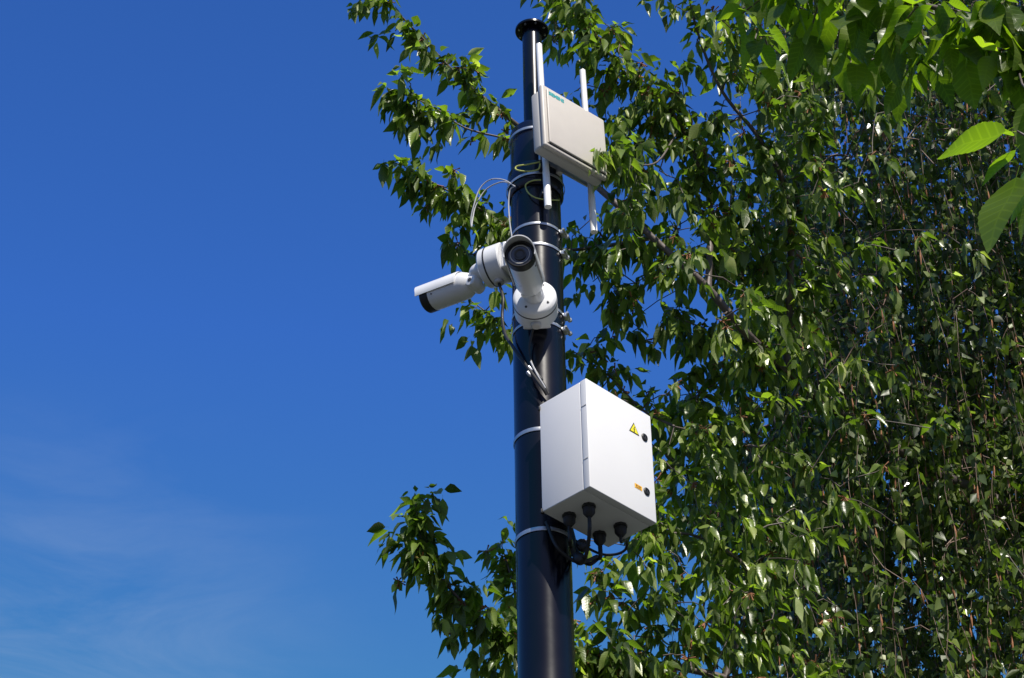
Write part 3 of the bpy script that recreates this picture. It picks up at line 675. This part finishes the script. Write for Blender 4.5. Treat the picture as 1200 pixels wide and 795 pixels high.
# the body of the crown: lobes of leafy shoots (picture position, depth, radii in metres, count)
lobes = [  # px, py, Y, rx, ry(depth), rz, n
    (748, 258, 6.1, .06, .10, .06, 12), (800, 312, 6.15, .07, .10, .07, 18), (862, 368, 6.3, .10, .12, .09, 26),
    (760, 110, 6.3, .16, .25, .14, 26), (745, 175, 6.3, .14, .2, .14, 26), (790, 170, 6.4, .2, .3, .18, 40), (850, 150, 6.4, .22, .35, .22, 55),
    (730, 240, 6.5, .12, .2, .12, 22), (800, 250, 6.5, .28, .35, .2, 70), (880, 240, 6.6, .3, .4, .28, 80), (690, 290, 6.6, .10, .15, .10, 16),
    (860, 60, 6.2, .16, .3, .22, 40), (905, 90, 6.3, .22, .3, .28, 60), (960, 160, 6.5, .28, .4, .3, 60), (900, 0, 6.1, .2, .3, .3, 45),
    (710, 330, 6.6, .08, .12, .09, 12), (722, 365, 6.7, .10, .15, .10, 16), (770, 350, 6.7, .16, .25, .15, 34), (840, 300, 6.7, .22, .3, .2, 46),
    (800, 390, 6.8, .16, .25, .12, 30), (870, 350, 6.8, .22, .3, .22, 46), (930, 320, 6.8, .25, .4, .3, 50), (850, 440, 6.9, .22, .3, .18, 50),
    (790, 460, 6.8, .13, .2, .14, 30), (920, 430, 6.9, .25, .4, .25, 50), (800, 540, 6.8, .14, .25, .16, 36), (870, 570, 6.9, .25, .3, .22, 60),
    (940, 540, 6.9, .25, .4, .25, 45), (790, 600, 6.7, .12, .2, .10, 20), (880, 640, 6.9, .18, .3, .14, 34), (730, 735, 6.6, .14, .25, .16, 36),
    (700, 690, 6.6, .09, .15, .08, 14), (780, 720, 6.7, .2, .3, .14, 44), (700, 780, 6.6, .10, .2, .12, 22), (850, 720, 6.8, .24, .3, .2, 50), (780, 790, 6.7, .25, .3, .14, 44),
    (920, 700, 6.9, .2, .35, .25, 40), (930, 780, 6.9, .3, .4, .25, 50), (578, 785, 6.6, .08, .12, .06, 14), (645, 800, 6.6, .15, .2, .1, 18),
    (1010, 440, 6.9, .25, .4, .3, 22), (1060, 560, 7.0, .3, .4, .3, 22), (1000, 640, 7.0, .3, .4, .3, 28), (1080, 300, 6.8, .3, .4, .35, 26), (1000, 250, 6.7, .25, .4, .3, 34),
    (1100, 700, 7.2, .35, .4, .35, 24), (1000, 60, 6.3, .3, .4, .3, 60), (1100, 60, 6.4, .35, .4, .3, 60), (1190, 60, 6.5, .3, .4, .35, 40),
]
for px, py, Y, rx, ry, rz, n in lobes:
    c = np.array(at(px, py, Y))
    for _ in range(int(n*((.34 if py < 260 else .42) if px < 900 else .36 if px < 955 else .16))):
        v = rng.normal(0, 1, 3); v /= np.linalg.norm(v); v *= rng.random()**.42
        p = c+v*np.array([rx, ry, rz])*1.12
        d = v*.6+rng.normal(0, .5, 3); tips.append(p); tipmeta.append((d/np.linalg.norm(d), rng.uniform(.04, .10), 2))
# crown outside the picture: above, to the right and behind
off_lobes = [((2.4, 6.5, 9.4), (1.3, 1.2, .9), 300), ((2.7, 6.2, 11.2), (1.4, 1.3, .9), 90), ((4.0, 5.6, 10.6), (1.3, 1.2, .9), 60), ((4.2, 7.2, 8.2), (1.2, 1.2, 1.2), 260),
             ((3.4, 7.3, 6.2), (.9, .9, .9), 130), ((2.9, 9.2, 7.2), (1, 1, 1), 80), ((1.5, 6.5, 9.6), (.7, .7, .5), 110), ((5.0, 6.6, 9.4), (1, 1, 1), 160)]
for c, rad, n in off_lobes:
    v = rng.normal(0, 1, (n, 3)); v = nrm(v)*(rng.random((n, 1))**.38); p = np.array(c)+v*np.array(rad)
    x, y, z = proj_np(p); keep = ~((z > 0) & (x > -60) & (x < 1235) & (y > -45) & (y < 840))
    for q, vv in zip(p[keep], v[keep]):
        d = vv*.6+rng.normal(0, .5, 3); tips.append(q); tipmeta.append((d/np.linalg.norm(d), .12, 3))
ids = S.attach(tips, rng, rise=.08, jit=.05)
for p, (d, ln, k) in zip(tips, tipmeta):
    a, b = twig_nodes(rng, np.array(p), np.array(d), ln, k); nodes += list(a); ndir += list(b)
S.mesh('trunk', M_bark, ct, lo=.02, sides=12, r0=.0012, k=.00075, mx=.018)
S.mesh('branches', M_bark, ct, hi=.02, sides=5, r0=.0012, k=.00075, mx=.018)
leaves_mesh('crown', *(lambda a: (a[0], a[1], a[2], a[3], a[4], a[5], a[6], a[7]))(cl := cherry_leaves(rng, nodes, ndir, Lm=.078, per=(3, 7))), SH_CH, M_leafC, ct, wave=cl[8])
# spent blossom stalks: little reddish brown tufts on the shoots
sel = rng.choice(len(nodes), int(len(nodes)*.16), replace=False)
A = []; B = []
for i in sel:
    for k in range(8):
        d = rng.normal(0, .6, 3)+np.array([0, 0, -.5]); d /= np.linalg.norm(d); A.append(nodes[i]); B.append(nodes[i]+d*rng.uniform(.015, .035))
A = np.array(A); B = np.array(B); edges_mesh('blossom_stalks', A, B, np.full(len(A), .0010), np.full(len(A), .0034), M_catkin, ct, 4)
print('cherry leaves', len(cl[0]), 'nodes', len(S.P))

# ------------------------------------------------------------------ weeping birch on the right
rng = np.random.default_rng(5)
bt = thing('birch_tree', 'weeping birch with hanging strings of small leaves filling the right side', 'tree', (3.7, 9.9, 0))
S = Skel()
tp = V3(3.6, 9.8, 3.2)
t0 = S.line([V3(3.7, 9.9, -.05), V3(3.68, 9.9, .4), V3(3.65, 9.85, 1.8), tp, V3(3.4, 9.7, 6.0), V3(3.2, 9.6, 8.6), V3(3.1, 9.5, 11.2), V3(3.0, 9.4, 13.2)], [.2, .15, .13, .115, .09, .07, .045, .012])
def nr(p): i = S.near(p); return i, Vector(S.P[i])
for pts, rad in ((A_((1195, 600, 9.4), (1080, 470, 9.2), (970, 400, 9.0), (890, 420, 8.9)), [.035, .026, .018, .011, .004]),
                 (A_((1150, 380, 9.3), (1060, 290, 9.1), (960, 250, 8.9), (890, 270, 8.8)), [.035, .024, .016, .010, .004]),
                 (A_((1170, 700, 9.2), (1090, 620, 9.0), (980, 560, 8.9), (880, 570, 8.8), (810, 610, 8.7)), [.035, .026, .018, .013, .009, .004]),
                 (A_((1180, 200, 9.4), (1090, 120, 9.2), (990, 90, 9.0), (920, 110, 8.9)), [.035, .024, .016, .010, .004]),
                 (A_((1150, 10, 9.3), (1050, -60, 9.1), (940, -60, 9.0)), [.035, .022, .014, .006]),
                 (A_((1130, 790, 9.2), (1020, 740, 9.0), (900, 740, 8.8)), [.03, .022, .014, .006])):
    i, p = nr(pts[0]); S.line([p]+pts, rad, i)
for q, rad in ((([3.6, 8.6, 9.4], [4.2, 7.9, 9.8], [4.6, 7.4, 9.6]), [.04, .025, .012]), (([4.4, 9.6, 8.2], [5.3, 9.6, 8.6], [5.9, 9.5, 8.2]), [.04, .025, .012]), (([3.0, 8.4, 11.6], [3.0, 7.7, 12.0], [3.1, 7.2, 11.8]), [.035, .02, .01]),
               (([2.5, 9.5, 10.6], [1.9, 9.4, 11.0], [1.6, 9.3, 10.8]), [.035, .02, .01]), (([3.4, 10.6, 8.6], [3.5, 11.5, 9.0]), [.04, .015]), (([4.2, 9.0, 6.4], [4.9, 8.7, 6.8]), [.03, .012])):
    q = [V3(*a) for a in q]; i, p = nr(q[0]); S.line([p]+q, [rad[0]]+rad, i)
strands = []
def add_strands(n, x0, x1, y0, y1, Y0, Y1, l0, l1, edge=0):
    for _ in range(n):
        px = rng.uniform(x0, x1); py = rng.uniform(y0, y1); strands.append((np.array(at(px, py, rng.uniform(Y0, Y1))), rng.uniform(l0, l1)))
add_strands(780, 915, 1240, -190, 560, 7.3, 9.8, .7, 1.6)
add_strands(480, 890, 1240, 250, 800, 7.3, 9.8, .5, 1.3)
add_strands(110, 860, 960, -120, 420, 8.4, 9.6, .5, 1.3)
add_strands(70, 850, 950, 380, 640, 8.4, 9.6, .4, .9)
add_strands(40, 785, 870, 545, 620, 8.4, 9.2, .35, .8)
add_strands(26, 840, 900, 640, 760, 8.4, 9.2, .3, .7)
for c, rad, n in (((4.3, 8.4, 9.6), (1.5, 1.3, 1.0), 130), ((5.2, 9.3, 8.2), (1.2, 1.3, 1.2), 130), ((3.0, 8.3, 11.9), (1.5, 1.5, .7), 110), ((3.5, 11, 8.8), (1.2, 1, 1.2), 60), ((4.6, 9, 6.6), (1, .9, 1), 80)):
    v = nrm(rng.normal(0, 1, (n, 3)))*(rng.random((n, 1))**.4); p = np.array(c)+v*np.array(rad)
    for q in p:
        l = rng.uniform(.6, 1.3); x, y, z = proj_np(np.array([q, q-np.array([0, 0, l])]))
        if ((z > 0) & (x > -50) & (x < 1220) & (y > -30) & (y < 830)).any() and x[0] < 850: continue
        strands.append((q, l))
S.attach([s[0] for s in strands], rng, rise=.22, jit=.05)
LP = []; LD = []; EA = []; EB = []; CA = []; CD = []
for p, l in strands:
    k = max(6, int(l/.055)); t = np.arange(k+1)/k
    sway = rng.normal(0, .045, 2); ph = rng.uniform(0, 6.28); h = rng.normal(0, 1, 2); h /= np.linalg.norm(h)
    out = .12*(1-np.exp(-t*3))
    pts = p[None]+np.stack([h[0]*out+sway[0]*t+.008*np.sin(t*14+ph), h[1]*out+sway[1]*t+.008*np.cos(t*12+ph), -l*t+ .06*np.sin(pi*np.minimum(1, t*3))], 1)
    EA.append(pts[:-1]); EB.append(pts[1:])
    m = int(l/.019); s = np.sort(rng.uniform(0.03, 1, m)); 
    pos = np.stack([np.interp(s, t, pts[:, i]) for i in range(3)], 1)
    LP.append(pos)
    a = rng.uniform(0, 6.28, m); LD.append(np.stack([np.cos(a)*.75, np.sin(a)*.75, -rng.uniform(.2, 1.3, m)], 1))
    if rng.random() < .85:
        for _ in range(rng.integers(1, 5)):
            j = rng.integers(1, k); CA.append(pts[j]); CD.append(rng.uniform(.03, .085))
EA = np.concatenate(EA); EB = np.concatenate(EB); LP = np.concatenate(LP); LD = np.concatenate(LD)
S.mesh('trunk', M_bark2, bt, lo=.02, sides=12, r0=.0014, k=.0009, mx=.018)
S.mesh('branches', M_twig2, bt, hi=.02, sides=5, r0=.0014, k=.0009, mx=.018)
edges_mesh('hanging_twigs', EA, EB, np.full(len(EA), .0013), np.full(len(EA), .0011), M_twig2, bt, 4)
n = len(LP); LN = np.array([0, 0, .6])+rng.normal(0, .75, (n, 3)); L = .052*rng.uniform(.5, 1.3, n)
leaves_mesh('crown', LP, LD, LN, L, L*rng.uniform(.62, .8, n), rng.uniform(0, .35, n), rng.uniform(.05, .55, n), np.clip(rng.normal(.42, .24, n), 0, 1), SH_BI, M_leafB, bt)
CA = np.array(CA); CD = np.array(CD); CB = CA+np.stack([rng.normal(0, .004, len(CA)), rng.normal(0, .004, len(CA)), -CD], 1)
CM = CA+(CB-CA)*.5
edges_mesh('catkins', np.concatenate([CA, CM]), np.concatenate([CM, CB]), np.concatenate([np.full(len(CA), .002), np.full(len(CA), .0050)]), np.concatenate([np.full(len(CA), .0050), np.full(len(CA), .0018)]), M_catkin, bt, 6)
print('birch leaves', n, 'strands', len(strands))

# ------------------------------------------------------------------ near cherry bough, top right
rng = np.random.default_rng(21)
nt = thing('cherry_tree', 'nearer cherry tree whose big bright leaves hang into the top right corner', 'tree', (2.9, 3.3, 0))
S = Skel(); tp = V3(2.7, 3.2, 2.7)
t0 = S.line([V3(2.9, 3.3, -.05), V3(2.88, 3.3, .4), V3(2.8, 3.25, 1.6), tp], [.15, .12, .10, .09])[-1]
b1 = S.line([tp, V3(2.1, 3.1, 3.7)]+A_((1290, 60, 3.3), (1200, 40, 3.3), (1120, 15, 3.4), (1030, -5, 3.5), (950, -25, 3.6), (870, -45, 3.7)), [.05, .03, .014, .010, .007, .005, .004, .002], t0)
b2 = S.line([Vector(S.P[S.near((2.1, 3.1, 3.7))])]+A_((1290, 190, 3.15), (1215, 165, 3.02), (1192, 154, 3.0)), [.02, .010, .003, .002], S.near((2.1, 3.1, 3.7)))
b3 = S.line([tp, V3(2.4, 3.0, 3.6), V3(2.3, 2.6, 4.6), V3(2.1, 2.4, 5.6)], [.05, .04, .03, .01], t0)
b4 = S.line([tp, V3(3.2, 2.9, 4.0), V3(3.5, 2.7, 5.2)], [.05, .03, .01], t0)
NP = []; ND = []; NN = []; NL = []
def bl(bx, by, tx_, ty_, Y0, Y1, up=(0, 0, 1)):
    a = at(bx, by, Y0); b = at(tx_, ty_, Y1); NP.append(np.array(a)); ND.append(np.array(b-a)); NN.append(np.array(up, float)); NL.append((b-a).length)
bl(1190, 150, 1096, 180, 3.0, 2.95, (-.1, .05, 1)); bl(1196, 196, 1155, 290, 3.0, 2.98, (-.6, -.7, .2)); bl(1192, 155, 1142, 152, 3.02, 3.12, (0, .2, 1)); bl(1205, 190, 1184, 262, 3.04, 3.1, (.6, -.5, .3))
bl(1196, 170, 1150, 215, 3.04, 3.12, (-.2, -.2, .8)); bl(1210, 190, 1222, 270, 3.02, 3.0, (.3, -.8, .3))
nn = len(NP)
tips = []
for f in np.linspace(.12, 1, 20):
    i = b1[min(len(b1)-1, int(f*len(b1)))]; p = S.P[i]
    for _ in range(3):
        v = rng.normal(0, .5, 3)+np.array([-.2, 0, -.25]); tips.append(p+v/np.linalg.norm(v)*rng.uniform(.03, .12))
for px, py, Y in ((870, 30, 3.7), (885, 60, 3.8), (930, 20, 3.6), (950, 50, 3.6), (1000, 35, 3.5), (1060, 40, 3.4), (1130, 30, 3.3), (1175, 20, 3.3), (1100, 20, 3.3), (1190, 60, 3.3), (980, 70, 3.7), (1010, 90, 3.6), (1075, 90, 3.5), (905, 85, 3.9), (1040, 75, 3.6), (1085, 80, 3.5), (1060, 100, 3.6), (890, 40, 3.8), (940, 30, 3.7), (1000, 60, 3.6), (1195, 100, 3.3), (1160, 75, 3.3), (1208, 125, 3.2), (1212, 235, 3.15), (1130, 70, 3.4)):
    tips.append(np.array(at(px, py-14, Y)))
for c, rad, n in (((2.2, 2.5, 5.2), (1.0, .9, .9), 60), ((3.3, 2.8, 4.9), (1.0, 1, 1), 110), ((2.3, 3.0, 4.4), (.6, .6, .5), 30)):
    v = nrm(rng.normal(0, 1, (n, 3)))*(rng.random((n, 1))**.4); p = np.array(c)+v*np.array(rad)
    x, y, z = proj_np(p); keep = ~((z > 0) & (x > -200) & (x < 1330) & (y > -110) & (y < 1000))
    tips += list(p[keep])
S.attach(tips, rng, rise=.05)
a = cherry_leaves(rng, tips, [np.array([0, 0, -.3])]*len(tips), Lm=.10, per=(3, 6))
P = np.concatenate([np.array(NP), a[0]]); D = np.concatenate([np.array(ND), a[1]]); N = np.concatenate([np.array(NN), a[2]])
L = np.concatenate([np.array(NL), a[3]]); W = np.concatenate([np.array(NL)*.44, a[4]*1.25])
S.mesh('trunk', M_bark, nt, whole=True, sides=9, r0=.0013, k=.0009, mx=.018)
leaves_mesh('crown', P, D, N, L, W, np.concatenate([np.full(nn, .05), a[5]]), np.concatenate([np.full(nn, .22), a[6]*.5]), np.concatenate([np.full(nn, .6), a[7]]), SH_SER, M_leafN, nt, wave=np.concatenate([np.full(nn, .3), a[8]]))
